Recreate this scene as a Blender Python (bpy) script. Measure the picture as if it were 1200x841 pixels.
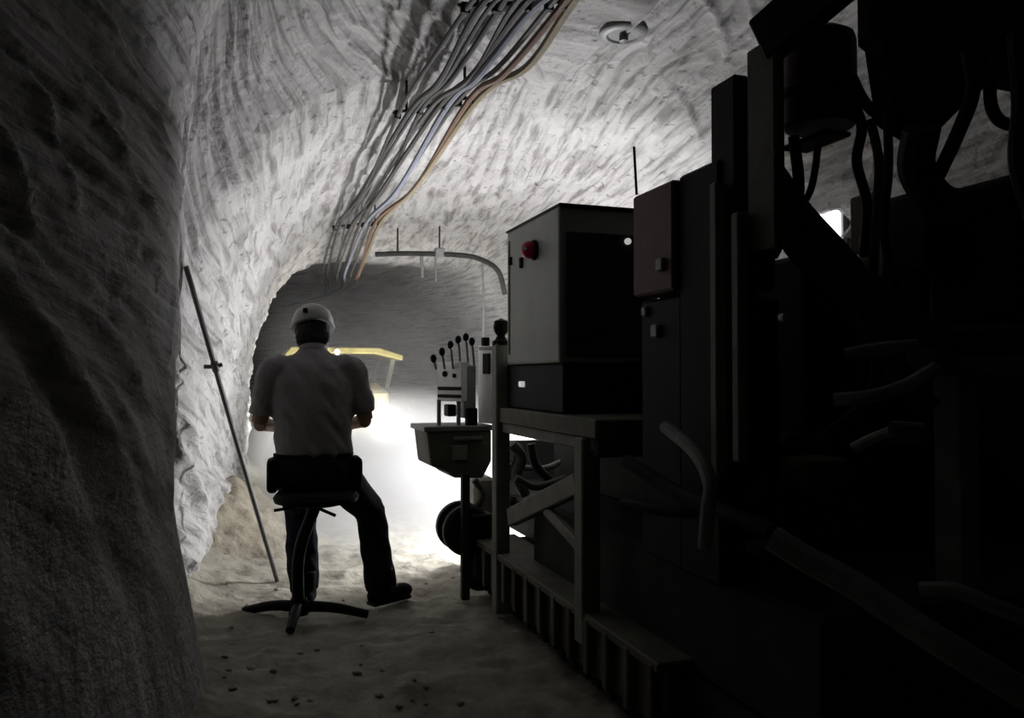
import bpy, bmesh, math, random
import numpy as np
from mathutils import Vector, Matrix

random.seed(7)
for o in list(bpy.data.objects):
    bpy.data.objects.remove(o)
SC = bpy.context.scene
C = SC.collection
PI = math.pi

# ------------------------------------------------------------------ camera
H = 1.22                       # eye height
F = 933.3                      # focal length in pixels of the 1200 px frame
YAW = math.radians(18.9)       # tunnel runs along +Y, the camera looks a bit to the right of it
PITCH = math.radians(1.2)
cam = bpy.data.cameras.new('camera')
cam.lens = 28.0
cam.sensor_width = 36.0
cam.clip_start = 0.02
camo = bpy.data.objects.new('camera', cam)
C.objects.link(camo)
camo.location = (0, 0, H)
camo.rotation_euler = (PI / 2 + PITCH, 0, -YAW)
SC.camera = camo

# ------------------------------------------------------------------ world, exposure
w = bpy.data.worlds.new('mine_dark')
SC.world = w
w.use_nodes = True
w.node_tree.nodes['Background'].inputs[0].default_value = (0.0, 0.0, 0.0, 1)
w.node_tree.nodes['Background'].inputs[1].default_value = 0.0
vs = SC.view_settings
vs.view_transform = 'Standard'
vs.look = 'None'
vs.exposure = 0.0
vs.gamma = 1.0
vs.use_curve_mapping = False
cy = SC.cycles
cy.use_denoising = True
cy.max_bounces = 6
cy.diffuse_bounces = 4
cy.volume_bounces = 1
cy.volume_step_rate = 1.0
cy.sample_clamp_indirect = 4.0
cy.caustics_reflective = False
cy.caustics_refractive = False

LAMP_POWER = 100.0             # each of the two flood lamps on the front of the loader
ROOF_POWER = 1.0
WORK_POWER = 315.0             # work lamp on the added light baffle of the mining machine

# ------------------------------------------------------------------ pixel helpers
_RM = Matrix.Rotation(-YAW, 3, 'Z') @ Matrix.Rotation(PITCH, 3, 'X')
EYE = Vector((0, 0, H))
def ray(u, v):
    return _RM @ Vector(((u - 600) / F, 1.0, (420.5 - v) / F))
def PX(u, v, x):
    d = ray(u, v); return EYE + d * (x / d.x)
def PY(u, v, y):
    d = ray(u, v); return EYE + d * (y / d.y)
def PZ(u, v, z):
    d = ray(u, v); return EYE + d * ((z - H) / d.z)
def PD(u, v, d):
    return EYE + ray(u, v) * d

# ------------------------------------------------------------------ object helpers
def link(name, me, mat=None, parent=None):
    o = bpy.data.objects.new(name, me)
    C.objects.link(o)
    if mat is not None and me is not None:
        me.materials.append(mat)
    if parent is not None:
        o.parent = parent
        o.matrix_parent_inverse = Matrix.Identity(4)
        if parent.type == 'EMPTY' or parent.parent is None:
            pass
    return o
def tag(o, label=None, cat=None, group=None, kind=None):
    if label: o['label'] = label
    if cat: o['category'] = cat
    if group: o['group'] = group
    if kind: o['kind'] = kind
    return o
def thing(name, loc, label, cat, rz=0.0, group=None):
    o = bpy.data.objects.new(name, None)
    o.empty_display_size = 0.1
    C.objects.link(o)
    o.location = loc
    o.rotation_euler = (0, 0, rz)
    return tag(o, label, cat, group)
class B:
    """collects shapes into one bmesh"""
    def __init__(self): self.bm = bmesh.new()
    def box(self, a, b, bevel=0.006, rot=None, seg=1):
        a = Vector(a); b = Vector(b)
        c = (a + b) / 2; s = b - a
        t = bmesh.new()
        bmesh.ops.create_cube(t, size=1.0)
        for v in t.verts: v.co = Vector((v.co.x * abs(s.x), v.co.y * abs(s.y), v.co.z * abs(s.z)))
        if bevel > 0:
            bw = min(bevel, 0.45 * min(abs(s.x), abs(s.y), abs(s.z)))
            bmesh.ops.bevel(t, geom=list(t.edges), offset=bw, segments=seg, affect='EDGES', profile=0.5)
        M = Matrix.Translation(c)
        if rot is not None: M = M @ rot.to_4x4()
        self._merge(t, M)
        return self
    def _merge(self, t, M=Matrix.Identity(4)):
        t.transform(M)
        me = bpy.data.meshes.new('tmp')
        t.to_mesh(me); t.free()
        self.bm.from_mesh(me)
        bpy.data.meshes.remove(me)
    def bar(self, p, q, wx, wz, bevel=0.004):
        p = Vector(p); q = Vector(q); d = q - p
        L = d.length
        rot = d.to_track_quat('Y', 'Z').to_matrix()
        c = (p + q) / 2
        return self.box(c - Vector((wx / 2, L / 2, wz / 2)), c + Vector((wx / 2, L / 2, wz / 2)), bevel, rot)
    def cyl(self, p, q, r, r2=None, n=20, bevel=0.0):
        p = Vector(p); q = Vector(q); d = q - p
        t = bmesh.new()
        bmesh.ops.create_cone(t, cap_ends=True, segments=n, radius1=r, radius2=r if r2 is None else r2, depth=d.length)
        if bevel > 0:
            es = [e for e in t.edges if abs(e.verts[0].co.z - e.verts[1].co.z) < 1e-6]
            bmesh.ops.bevel(t, geom=es, offset=bevel, segments=2, affect='EDGES', profile=0.5)
        M = Matrix.Translation((p + q) / 2) @ d.to_track_quat('Z', 'Y').to_matrix().to_4x4()
        self._merge(t, M)
        return self
    def sphere(self, c, r, sc=(1, 1, 1), n=16, rot=None):
        t = bmesh.new()
        bmesh.ops.create_uvsphere(t, u_segments=n, v_segments=max(8, n * 2 // 3), radius=r)
        M = Matrix.Translation(Vector(c))
        if rot is not None: M = M @ rot.to_4x4()
        M = M @ Matrix.Diagonal((*sc, 1))
        self._merge(t, M)
        return self
    def lathe(self, origin, axis, prof, n=24):
        """prof: list of (radius, height along axis)"""
        t = bmesh.new()
        rings = []
        for r, h in prof:
            if r < 1e-5:
                rings.append([t.verts.new((0, 0, h))])
            else:
                rings.append([t.verts.new((r * math.cos(2 * PI * i / n), r * math.sin(2 * PI * i / n), h)) for i in range(n)])
        for A_, B_ in zip(rings, rings[1:]):
            for i in range(n):
                j = (i + 1) % n
                if len(A_) == 1 and len(B_) == 1: continue
                if len(A_) == 1: t.faces.new((A_[0], B_[i], B_[j]))
                elif len(B_) == 1: t.faces.new((A_[i], A_[j], B_[0]))
                else: t.faces.new((A_[i], A_[j], B_[j], B_[i]))
        for R_, flip in ((rings[0], True), (rings[-1], False)):
            if len(R_) > 2: t.faces.new(R_[::-1] if flip else R_)
        M = Matrix.Translation(Vector(origin)) @ Vector(axis).to_track_quat('Z', 'Y').to_matrix().to_4x4()
        self._merge(t, M)
        return self
    def tube(self, pts, r, n=10, sub=6, closed_ends=True):
        P = catmull([Vector(p) for p in pts], sub)
        m = len(P)
        rr = r if callable(r) else (lambda t: r)
        bm = self.bm
        up = Vector((0, 0, 1)); prev = None; rings = []
        for i, p in enumerate(P):
            d = (P[min(i + 1, m - 1)] - P[max(i - 1, 0)]).normalized()
            if prev is None:
                a = d.cross(up)
                if a.length < 1e-3: a = d.cross(Vector((1, 0, 0)))
            else:
                a = prev - d * prev.dot(d)
            a.normalize(); prev = a
            b = d.cross(a)
            R = rr(i / max(1, m - 1))
            rings.append([bm.verts.new(p + (a * math.cos(2 * PI * k / n) + b * math.sin(2 * PI * k / n)) * R) for k in range(n)])
        for A_, B_ in zip(rings, rings[1:]):
            for k in range(n):
                bm.faces.new((A_[k], A_[(k + 1) % n], B_[(k + 1) % n], B_[k]))
        if closed_ends:
            bm.faces.new(rings[0][::-1]); bm.faces.new(rings[-1])
        return self
    def loft(self, rings, n=24):
        """rings: (centre, rx, ry, axis) ellipses perpendicular to axis (x kept sideways)"""
        bm = self.bm; rs = []
        for c, rx, ry, ax in rings:
            ax = Vector(ax).normalized()
            xx = Vector((1, 0, 0)); xx = (xx - ax * xx.dot(ax)).normalized()
            yy = ax.cross(xx)
            c = Vector(c)
            rs.append([bm.verts.new(c + xx * rx * math.cos(2 * PI * k / n) + yy * ry * math.sin(2 * PI * k / n)) for k in range(n)])
        for A_, B_ in zip(rs, rs[1:]):
            for k in range(n):
                bm.faces.new((A_[k], A_[(k + 1) % n], B_[(k + 1) % n], B_[k]))
        bm.faces.new(rs[0][::-1]); bm.faces.new(rs[-1])
        return self
    def prism(self, poly, axis, lo, hi, bevel=0.0):
        """polygon in the two other axes, extruded along axis ('x','y','z')"""
        t = bmesh.new()
        def mk(p, h):
            return {'x': (h, p[0], p[1]), 'y': (p[0], h, p[1]), 'z': (p[0], p[1], h)}[axis]
        a = [t.verts.new(mk(p, lo)) for p in poly]
        b = [t.verts.new(mk(p, hi)) for p in poly]
        n = len(poly)
        t.faces.new(a); t.faces.new(b[::-1])
        for i in range(n): t.faces.new((a[i], b[i], b[(i + 1) % n], a[(i + 1) % n]))
        bmesh.ops.recalc_face_normals(t, faces=t.faces)
        if bevel > 0: bmesh.ops.bevel(t, geom=list(t.edges), offset=bevel, segments=1, affect='EDGES', profile=0.5)
        self._merge(t)
        return self
    def mesh(self, name, smooth=False, angle=35):
        bmesh.ops.recalc_face_normals(self.bm, faces=self.bm.faces)
        me = bpy.data.meshes.new(name)
        self.bm.to_mesh(me); self.bm.free()
        if smooth:
            me.shade_smooth()
            me.set_sharp_from_angle(angle=math.radians(angle))
        return me
    def obj(self, name, mat, parent=None, smooth=False, world=True):
        me = self.mesh(name, smooth)
        if parent is not None and world:
            me.transform(world_matrix(parent).inverted())
        return link(name, me, mat, parent)
def world_matrix(o):
    M = Matrix.LocRotScale(o.location, o.rotation_euler, o.scale)
    return world_matrix(o.parent) @ M if o.parent is not None else M
def catmull(P, sub):
    if len(P) < 3: 
        return [P[0].lerp(P[1], i / sub) for i in range(sub + 1)]
    Q = [2 * P[0] - P[1]] + P + [2 * P[-1] - P[-2]]
    out = []
    for i in range(1, len(Q) - 2):
        p0, p1, p2, p3 = Q[i - 1:i + 3]
        for k in range(sub):
            t = k / sub
            out.append(0.5 * ((2 * p1) + (p2 - p0) * t + (2 * p0 - 5 * p1 + 4 * p2 - p3) * t * t + (3 * p1 - p0 - 3 * p2 + p3) * t ** 3))
    out.append(P[-1])
    return out
def remesh(me, voxel, smooth_it=6, noise=0.0, freq=10.0):
    o = bpy.data.objects.new('remesh_tmp', me)
    C.objects.link(o)
    m = o.modifiers.new('r', 'REMESH'); m.mode = 'VOXEL'; m.voxel_size = voxel
    s = o.modifiers.new('s', 'SMOOTH'); s.iterations = smooth_it; s.factor = 0.5
    dg = bpy.context.evaluated_depsgraph_get()
    out = bpy.data.meshes.new_from_object(o.evaluated_get(dg))
    bpy.data.objects.remove(o)
    if noise > 0:
        from mathutils import noise as mn
        nor = [v.normal.copy() for v in out.vertices]
        for v, nn in zip(out.vertices, nor):
            q = v.co
            v.co = q + nn * noise * mn.noise(Vector((q.x * freq, q.y * freq, q.z * freq * 1.6 + 2.0 * q.x * freq)))
    out.shade_smooth()
    return out

# ------------------------------------------------------------------ materials
def material(name, col, rough=0.7, metal=0.0, var=0.25, scale=6.0, bump=0.0, bscale=40.0, stretch=(1, 1, 1), emit=None, estr=0.0, spec=0.4):
    m = bpy.data.materials.new(name)
    m.use_nodes = True
    nt = m.node_tree; N = nt.nodes; L = nt.links
    p = N['Principled BSDF']
    p.inputs['Roughness'].default_value = rough
    p.inputs['Metallic'].default_value = metal
    p.inputs['Specular IOR Level'].default_value = spec
    tc = N.new('ShaderNodeTexCoord')
    mp = N.new('ShaderNodeMapping'); mp.inputs['Scale'].default_value = stretch
    L.new(tc.outputs['Object'], mp.inputs['Vector'])
    nz = N.new('ShaderNodeTexNoise'); nz.inputs['Scale'].default_value = scale; nz.inputs['Detail'].default_value = 6
    nz.inputs['Roughness'].default_value = 0.65
    L.new(mp.outputs[0], nz.inputs['Vector'])
    cr = N.new('ShaderNodeValToRGB')
    c = Vector(col)
    lo = c * (1 - var); hi = c * (1 + var)
    cr.color_ramp.elements[0].position = 0.3; cr.color_ramp.elements[0].color = (*lo, 1)
    cr.color_ramp.elements[1].position = 0.7; cr.color_ramp.elements[1].color = (*hi, 1)
    L.new(nz.outputs['Fac'], cr.inputs['Fac'])
    L.new(cr.outputs['Color'], p.inputs['Base Color'])
    if bump > 0:
        n2 = N.new('ShaderNodeTexNoise'); n2.inputs['Scale'].default_value = bscale; n2.inputs['Detail'].default_value = 5
        L.new(mp.outputs[0], n2.inputs['Vector'])
        bp = N.new('ShaderNodeBump'); bp.inputs['Strength'].default_value = bump; bp.inputs['Distance'].default_value = 0.02
        L.new(n2.outputs['Fac'], bp.inputs['Height'])
        L.new(bp.outputs['Normal'], p.inputs['Normal'])
    if emit is not None:
        p.inputs['Emission Color'].default_value = (*emit, 1)
        p.inputs['Emission Strength'].default_value = estr
    return m
M_SALT = material('salt_rock', (0.40, 0.39, 0.40), 0.85, var=0.22, scale=3.5, bump=0.55, bscale=26, stretch=(1, 0.45, 1), spec=0.25)
def salt_material():
    m = M_SALT; nt = m.node_tree; N = nt.nodes; L = nt.links
    p = N['Principled BSDF']
    tc = N.new('ShaderNodeTexCoord')
    def tex(scale, stretch, det, src='Object'):
        mp = N.new('ShaderNodeMapping'); mp.inputs['Scale'].default_value = stretch
        L.new(tc.outputs[src], mp.inputs['Vector'])
        n = N.new('ShaderNodeTexNoise'); n.inputs['Scale'].default_value = scale; n.inputs['Detail'].default_value = det
        n.inputs['Roughness'].default_value = 0.6
        L.new(mp.outputs[0], n.inputs['Vector']); return n.outputs['Fac']
    def ramp(src, stops):
        r = N.new('ShaderNodeValToRGB'); e = r.color_ramp.elements
        e[0].position, e[0].color = stops[0][0], (*stops[0][1], 1)
        e[1].position, e[1].color = stops[1][0], (*stops[1][1], 1)
        L.new(src, r.inputs['Fac']); return r.outputs['Color']
    def mix(a, b, mode='MULTIPLY'):
        n = N.new('ShaderNodeMixRGB'); n.blend_type = mode; n.inputs['Fac'].default_value = 1.0
        L.new(a, n.inputs[1]); L.new(b, n.inputs[2]); return n.outputs[0]
    base = ramp(tex(1.6, (1, 0.6, 1), 6), [(0.32, (0.33, 0.322, 0.315)), (0.7, (0.48, 0.47, 0.465))])
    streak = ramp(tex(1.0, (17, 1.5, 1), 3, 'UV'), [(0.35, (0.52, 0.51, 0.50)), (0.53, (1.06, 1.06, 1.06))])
    fleck = ramp(tex(17, (1, 0.75, 1), 2), [(0.62, (1, 1, 1)), (0.72, (0.50, 0.49, 0.48))])
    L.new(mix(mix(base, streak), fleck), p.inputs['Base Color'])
    b1 = tex(1.0, (24, 2.2, 1), 3, 'UV'); b2 = tex(30, (1, 0.8, 1), 4)
    ad = N.new('ShaderNodeMath'); ad.operation = 'ADD'; L.new(b1, ad.inputs[0]); L.new(b2, ad.inputs[1])
    bp = N.new('ShaderNodeBump'); bp.inputs['Strength'].default_value = 0.5; bp.inputs['Distance'].default_value = 0.03
    L.new(ad.outputs[0], bp.inputs['Height']); L.new(bp.outputs['Normal'], p.inputs['Normal'])
salt_material()
M_FLOOR = material('salt_dust_floor', (0.30, 0.285, 0.235), 0.95, var=0.35, scale=5, bump=0.7, bscale=18, spec=0.1)
M_MUCK = material('crushed_salt', (0.33, 0.30, 0.235), 0.95, var=0.3, scale=9, bump=0.7, bscale=30, spec=0.1)
M_LUMP = material('salt_lump', (0.34, 0.32, 0.27), 0.9, var=0.3, scale=14, bump=0.4, bscale=40)
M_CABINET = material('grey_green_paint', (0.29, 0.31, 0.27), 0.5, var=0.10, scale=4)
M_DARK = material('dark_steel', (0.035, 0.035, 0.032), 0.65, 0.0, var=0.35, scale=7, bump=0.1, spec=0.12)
M_OLIVE = material('dusty_olive_paint', (0.10, 0.098, 0.07), 0.7, var=0.3, scale=8, bump=0.15)
M_FRAME = material('dusty_frame_paint', (0.19, 0.19, 0.155), 0.65, var=0.25, scale=9, bump=0.1)
M_RED = material('rust_red_paint', (0.085, 0.022, 0.013), 0.6, var=0.3, scale=8)
M_SIGNAL = material('signal_red_plastic', (0.55, 0.02, 0.06), 0.35, var=0.1, scale=10)
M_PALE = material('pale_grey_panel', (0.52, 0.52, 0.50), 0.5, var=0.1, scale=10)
M_WHITE = material('white_panel_paint', (0.80, 0.80, 0.78), 0.45, var=0.05, scale=10)
M_MID = material('mid_grey_metal', (0.22, 0.22, 0.215), 0.5, 0.2, var=0.2, scale=12)
M_RUBBER = material('black_rubber', (0.020, 0.020, 0.020), 0.65, var=0.25, scale=12, spec=0.2)
M_GREYHOSE = material('dusty_grey_hose', (0.24, 0.24, 0.235), 0.7, var=0.25, scale=12)
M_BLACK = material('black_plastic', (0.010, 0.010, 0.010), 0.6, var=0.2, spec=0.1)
M_BROWN = material('rusty_brown_plate', (0.085, 0.055, 0.035), 0.8, var=0.3, scale=7)
M_YELLOW = material('yellow_loader_paint', (0.36, 0.31, 0.10), 0.5, var=0.15, scale=5)
M_TYRE = material('tyre_rubber', (0.02, 0.02, 0.02), 0.85, var=0.2)
M_SHIRT = material('grey_shirt_cloth', (0.26, 0.25, 0.25), 0.95, var=0.12, scale=9, bump=0.25, bscale=60, spec=0.1)
M_TROUSER = material('navy_work_trousers', (0.012, 0.013, 0.022), 0.95, var=0.3, scale=8, bump=0.2, spec=0.1)
M_LEATHER = material('black_leather', (0.010, 0.009, 0.008), 0.75, var=0.3, spec=0.1)
M_SKIN = material('skin', (0.30, 0.17, 0.12), 0.6, var=0.08, scale=14)
M_HELMET = material('white_helmet_shell', (0.27, 0.27, 0.265), 0.45, var=0.06)
M_HAIR = material('dark_hair', (0.012, 0.010, 0.009), 0.8, var=0.3, scale=40)
M_STEELROD = material('steel_rod', (0.13, 0.125, 0.12), 0.5, 0.5, var=0.25, scale=20)
M_LENS = material('lamp_lens', (0.9, 0.9, 0.85), 0.3, var=0.0, emit=(1.0, 0.97, 0.9), estr=14.0)
M_SMALLLENS = material('small_lamp_lens', (0.9, 0.9, 0.85), 0.3, var=0.0, emit=(1.0, 0.95, 0.8), estr=6.0)
M_INDICATOR = material('indicator_lens', (0.8, 0.8, 0.8), 0.3, var=0.0, emit=(1.0, 1.0, 0.98), estr=0.4)
M_TUBELAMP = material('tube_lamp_diffuser', (0.9, 0.9, 0.9), 0.4, var=0.0, emit=(0.97, 0.98, 1.0), estr=3.0)
CABLE_COLS = [(0.03, 0.03, 0.03), (0.035, 0.035, 0.035), (0.06, 0.06, 0.06), (0.03, 0.03, 0.035), (0.09, 0.09, 0.085),
              (0.04, 0.036, 0.033), (0.20, 0.22, 0.28), (0.06, 0.055, 0.052), (0.16, 0.085, 0.05), (0.24, 0.20, 0.12)]
CABLE_WORDS = ['black', 'black', 'dark grey', 'black', 'mid grey', 'dark brown', 'bluish grey', 'dark grey', 'rusty brown', 'yellowish brown']
M_CABLES = [material('cable_' + wd.replace(' ', '_'), c, 0.6, var=0.15, scale=10) for c, wd in zip(CABLE_COLS, CABLE_WORDS)]

# ------------------------------------------------------------------ noise on arrays
def _hash(ix, iy, seed):
    n = (ix.astype(np.int64) * 374761393 + iy.astype(np.int64) * 668265263 + seed * 1442695041) & 0x7fffffff
    n = ((n ^ (n >> 13)) * 1274126177) & 0x7fffffff
    n = n ^ (n >> 16)
    return (n & 0xffff) / 65535.0
def vnoise(x, y, seed=0):
    ix = np.floor(x); iy = np.floor(y)
    fx = x - ix; fy = y - iy
    fx = fx * fx * (3 - 2 * fx); fy = fy * fy * (3 - 2 * fy)
    a = _hash(ix, iy, seed); b = _hash(ix + 1, iy, seed); c = _hash(ix, iy + 1, seed); d = _hash(ix + 1, iy + 1, seed)
    return (a * (1 - fx) + b * fx) * (1 - fy) + (c * (1 - fx) + d * fx) * fy
def fbm(x, y, seed=0, oct=4):
    t = 0; amp = 0.5; nrm = 0
    for k in range(oct):
        t = t + amp * vnoise(x, y, seed + 17 * k); nrm += amp
        x = x * 2.03 + 5.1; y = y * 2.03 + 1.7; amp *= 0.5
    return t / nrm
def interp(y, pts):
    xs = [p[0] for p in pts]; vsx = [p[1] for p in pts]
    return np.interp(y, xs, vsx)
def smooth_interp(y, pts, w=0.18):
    return sum(interp(y + k * w, pts) for k in (-1, -0.5, 0, 0.5, 1)) / 5.0

# ------------------------------------------------------------------ tunnel lining
XL = [(-4, -1.75), (0, -1.16), (1, -0.88), (2, -0.575), (2.75, -0.33), (3.1, -0.24), (3.3, -0.225), (3.5, -0.28), (3.9, -0.40), (4.3, -0.36),
      (5.0, -0.22), (6.0, -0.10), (7.5, -0.02), (9, 0.03), (10.6, 0.10), (11.3, 0.06), (12.2, -0.5), (14, -2.0), (17, -4.2), (22, -8.0), (27, -12)]
XR = [(-4, 3.6), (0, 3.6), (3, 3.7), (7, 3.8), (11, 4.0), (14, 3.6), (17, 2.2), (22, -1.5), (27, -6)]
ZC = [(-4, 2.95), (0, 2.95), (3, 2.92), (6, 2.9), (10, 2.85), (14, 2.8), (27, 2.8)]
def lining():
    ys = np.concatenate([np.arange(-4, 1.5, 0.12), np.arange(1.5, 11.5, 0.02), np.arange(11.5, 27, 0.1)])
    NS = 520
    # section template by arc length for a typical width
    t = np.linspace(0, PI, 4000)
    n = 3.4
    ct = np.cos(t); st = np.sin(t)
    tx = -np.sign(ct) * np.abs(ct) ** (2 / n)          # -1 .. 1
    tz = np.abs(st) ** (2 / n)
    L = np.concatenate([[0], np.cumsum(np.hypot(np.diff(tx * 1.95), np.diff(tz * 2.9)))])
    sv = np.linspace(0, L[-1], NS)
    tt = np.interp(sv, L, t)
    ct = np.cos(tt); st = np.sin(tt)
    tx = -np.sign(ct) * np.abs(ct) ** (2 / n); tz = np.abs(st) ** (2 / n)
    Y, S = np.meshgrid(ys, sv, indexing='ij')
    xl = smooth_interp(Y, XL, 0.12); xr = smooth_interp(Y, XR, 0.4); zc = smooth_interp(Y, ZC, 0.4)
    X = xl + (xr - xl) * (tx[None, :] + 1) / 2
    Z = zc * tz[None, :]
    # the near pillar stands upright right up to the roof
    n2 = 9.0
    tx2 = -np.sign(ct) * np.abs(ct) ** (2 / n2); tz2 = np.abs(st) ** (2 / n2)
    kk = np.clip((4.3 - Y) / 0.9, 0, 1) * (tx[None, :] < 0)
    X = X + kk * (xr - xl) * (tx2 - tx)[None, :] / 2
    Z = Z + kk * zc * (tz2 - tz)[None, :]
    # flared foot of the near pillar
    X = X + 0.16 * np.clip((0.75 - Z) / 0.75, 0, 1) ** 1.3 * np.clip((4.0 - Y) / 0.5, 0, 1) * (S < 1.4)
    P = np.stack([X, Y, Z], -1)
    dy = np.gradient(P, axis=0); ds = np.gradient(P, axis=1)
    Nn = np.cross(ds, dy); Nn /= np.linalg.norm(Nn, axis=-1, keepdims=True) + 1e-9   # points into the tunnel
    # cutter marks: single grooves that follow the drive, fanning out on the walls
    rg = random.Random(23)
    cut = np.zeros_like(S)
    smax = sv[-1]
    for k in range(2300):
        s0 = rg.uniform(0.1, smax); y0 = 1.2 + 10.5 * rg.random() ** 1.3
        if s0 < 2.7: base = -0.42 + 0.22 * s0 / 2.7
        elif s0 < 4.6: base = -0.20 + 0.36 * (s0 - 2.7) / 1.9
        else: base = 0.16 - 0.10 * (s0 - 4.6)
        if rg.random() < 0.07: base += rg.choice((-1, 1)) * rg.uniform(0.3, 0.8)
        an = base + rg.gauss(0, 0.06)
        half = rg.uniform(0.16, 0.62); wd = rg.uniform(0.017, 0.030); dep = rg.uniform(0.012, 0.036)
        if rg.random() < 0.25: dep = -0.6 * dep
        ca, sa = math.cos(an), math.sin(an)
        i0, i1 = np.searchsorted(ys, [y0 - half * abs(ca) - 0.1, y0 + half * abs(ca) + 0.1])
        j0, j1 = np.searchsorted(sv, [s0 - half * abs(sa) - 0.1, s0 + half * abs(sa) + 0.1])
        if i1 <= i0 or j1 <= j0: continue
        dS = sv[None, j0:j1] - s0; dY = ys[i0:i1, None] - y0
        al = dY * ca + dS * sa; pr = dS * ca - dY * sa + 0.04 * (al / half) ** 2 * (1 if k % 2 else -1)
        cut[i0:i1, j0:j1] -= dep * np.exp(-(pr / wd) ** 2) * np.clip(1.25 - np.abs(al) / half, 0, 1)
    cut = np.clip(cut, -0.06, 0.03)
    pits = np.clip((fbm(S * 10, Y * 8, 31, 3) - 0.60) / 0.12, 0, 1)
    disp = 0.10 * (fbm(S * 0.55, Y * 0.45, 51, 3) - 0.5) + 0.032 * (fbm(S * 2.3, Y * 1.9, 61, 4) - 0.5)
    edge = 1 - 0.8 * np.exp(-((Y - 3.2) / 0.35) ** 2) * (S < 3.2)
    disp = disp * (0.4 + 0.6 * edge) + cut * edge - 0.010 * pits
    slope = np.tan(np.where(S < 2.7, -0.42 + 0.22 * S / 2.7, np.where(S < 4.6, -0.20 + 0.36 * (S - 2.7) / 1.9, 0.16 - 0.10 * (S - 4.6))))
    UU = S - slope * (Y - 5.0) * np.clip(6.0 / (np.abs(Y - 5.0) + 6.0), 0, 1)
    fade = np.clip(Z / 0.15, 0.4, 1)
    P = P + Nn * (disp * fade)[..., None]
    P[:, 0, 2] = -0.15; P[:, -1, 2] = -0.15
    global LP
    LP = P.reshape(-1, 3)
    ny = len(ys)
    def piece(name, a, b):
        V = P[:, a:b + 1].reshape(-1, 3); m = b - a + 1
        i, j = np.meshgrid(np.arange(ny - 1), np.arange(m - 1), indexing='ij')
        q = (i * m + j).ravel()
        Fc = np.stack([q, q + 1, q + m + 1, q + m], -1)
        me = bpy.data.meshes.new(name)
        me.vertices.add(len(V)); me.vertices.foreach_set('co', V.ravel())
        me.loops.add(Fc.size); me.loops.foreach_set('vertex_index', Fc.ravel())
        me.polygons.add(len(Fc)); me.polygons.foreach_set('loop_start', np.arange(0, Fc.size, 4)); 
        me.update()
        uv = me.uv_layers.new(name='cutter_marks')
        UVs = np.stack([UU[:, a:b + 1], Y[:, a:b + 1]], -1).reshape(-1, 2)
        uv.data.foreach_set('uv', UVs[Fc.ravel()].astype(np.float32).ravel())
        me.validate(); me.shade_smooth()
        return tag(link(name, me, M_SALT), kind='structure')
    a = int(NS * 2.55 / L[-1]); b = NS - 1 - a
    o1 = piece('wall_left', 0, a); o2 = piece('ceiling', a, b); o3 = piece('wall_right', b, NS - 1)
    tag(o1, 'pale salt wall with diagonal cutter grooves and a dark pillar corner')
    tag(o2, 'grey salt tunnel roof with cutter grooves'); tag(o3, 'salt wall behind the mining machine')
lining()
def roof_z(x, y):
    q = LP[(np.abs(LP[:, 0] - x) < 0.12) & (np.abs(LP[:, 1] - y) < 0.12) & (LP[:, 2] > 2.0)]
    return float(q[np.argmin((q[:, 0] - x) ** 2 + (q[:, 1] - y) ** 2), 2])
def wall_x(y, z):
    q = LP[(np.abs(LP[:, 1] - y) < 0.1) & (np.abs(LP[:, 2] - z) < 0.1) & (LP[:, 0] < 1.2)]
    return float(q[np.argmin((q[:, 1] - y) ** 2 + (q[:, 2] - z) ** 2), 0])

# ------------------------------------------------------------------ floor
def heap(x, y):
    c = PZ(300, 640, 0.0)
    dx = (x - c.x); dyy = (y - (c.y + 0.45))
    h = 0.36 * np.exp(-np.clip(np.abs(dx + 0.15), 0, 9) ** 2 / 0.22 - np.abs(dyy) ** 3 / 0.55)
    return h
def floor_height(x, y):
    h = 0.05 * (fbm(x * 1.1, y * 1.1, 101, 3) - 0.5) + 0.075 * (fbm(x * 4.5, y * 4.5, 111, 4) - 0.5)
    h = h + 0.035 * (fbm(x * 13, y * 13, 121, 3) - 0.5)
    edge = np.interp(y, [p[0] for p in XL], [p[1] for p in XL])
    h = h + 0.14 * np.exp(-np.clip(x - edge, 0, 9) / 0.22)
    return h - 0.015
def grid_mesh(name, xs, ys, fn):
    Y, X = np.meshgrid(ys, xs, indexing='ij')
    Zz = fn(X, Y)
    V = np.stack([X, Y, Zz], -1).reshape(-1, 3); m = len(xs); ny = len(ys)
    i, j = np.meshgrid(np.arange(ny - 1), np.arange(m - 1), indexing='ij')
    q = (i * m + j).ravel()
    Fc = np.stack([q, q + 1, q + m + 1, q + m], -1)
    me = bpy.data.meshes.new(name)
    me.vertices.add(len(V)); me.vertices.foreach_set('co', V.ravel())
    me.loops.add(Fc.size); me.loops.foreach_set('vertex_index', Fc.ravel())
    me.polygons.add(len(Fc)); me.polygons.foreach_set('loop_start', np.arange(0, Fc.size, 4))
    me.update(); me.validate(); me.shade_smooth()
    return me
fxs = np.concatenate([np.arange(-12, -1.2, 0.5), np.arange(-1.2, 2.2, 0.025), np.arange(2.2, 4.4, 0.15)])
fys = np.concatenate([np.arange(-4, 1.5, 0.2), np.arange(1.5, 8.5, 0.028), np.arange(8.5, 27, 0.25)])
flo = tag(link('floor', grid_mesh('floor', fxs, fys, floor_height), M_FLOOR), 'trampled grey salt dust floor of the tunnel', kind='structure')
def fz(x, y):
    return float(floor_height(np.array([x], float), np.array([y], float))[0])

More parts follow.
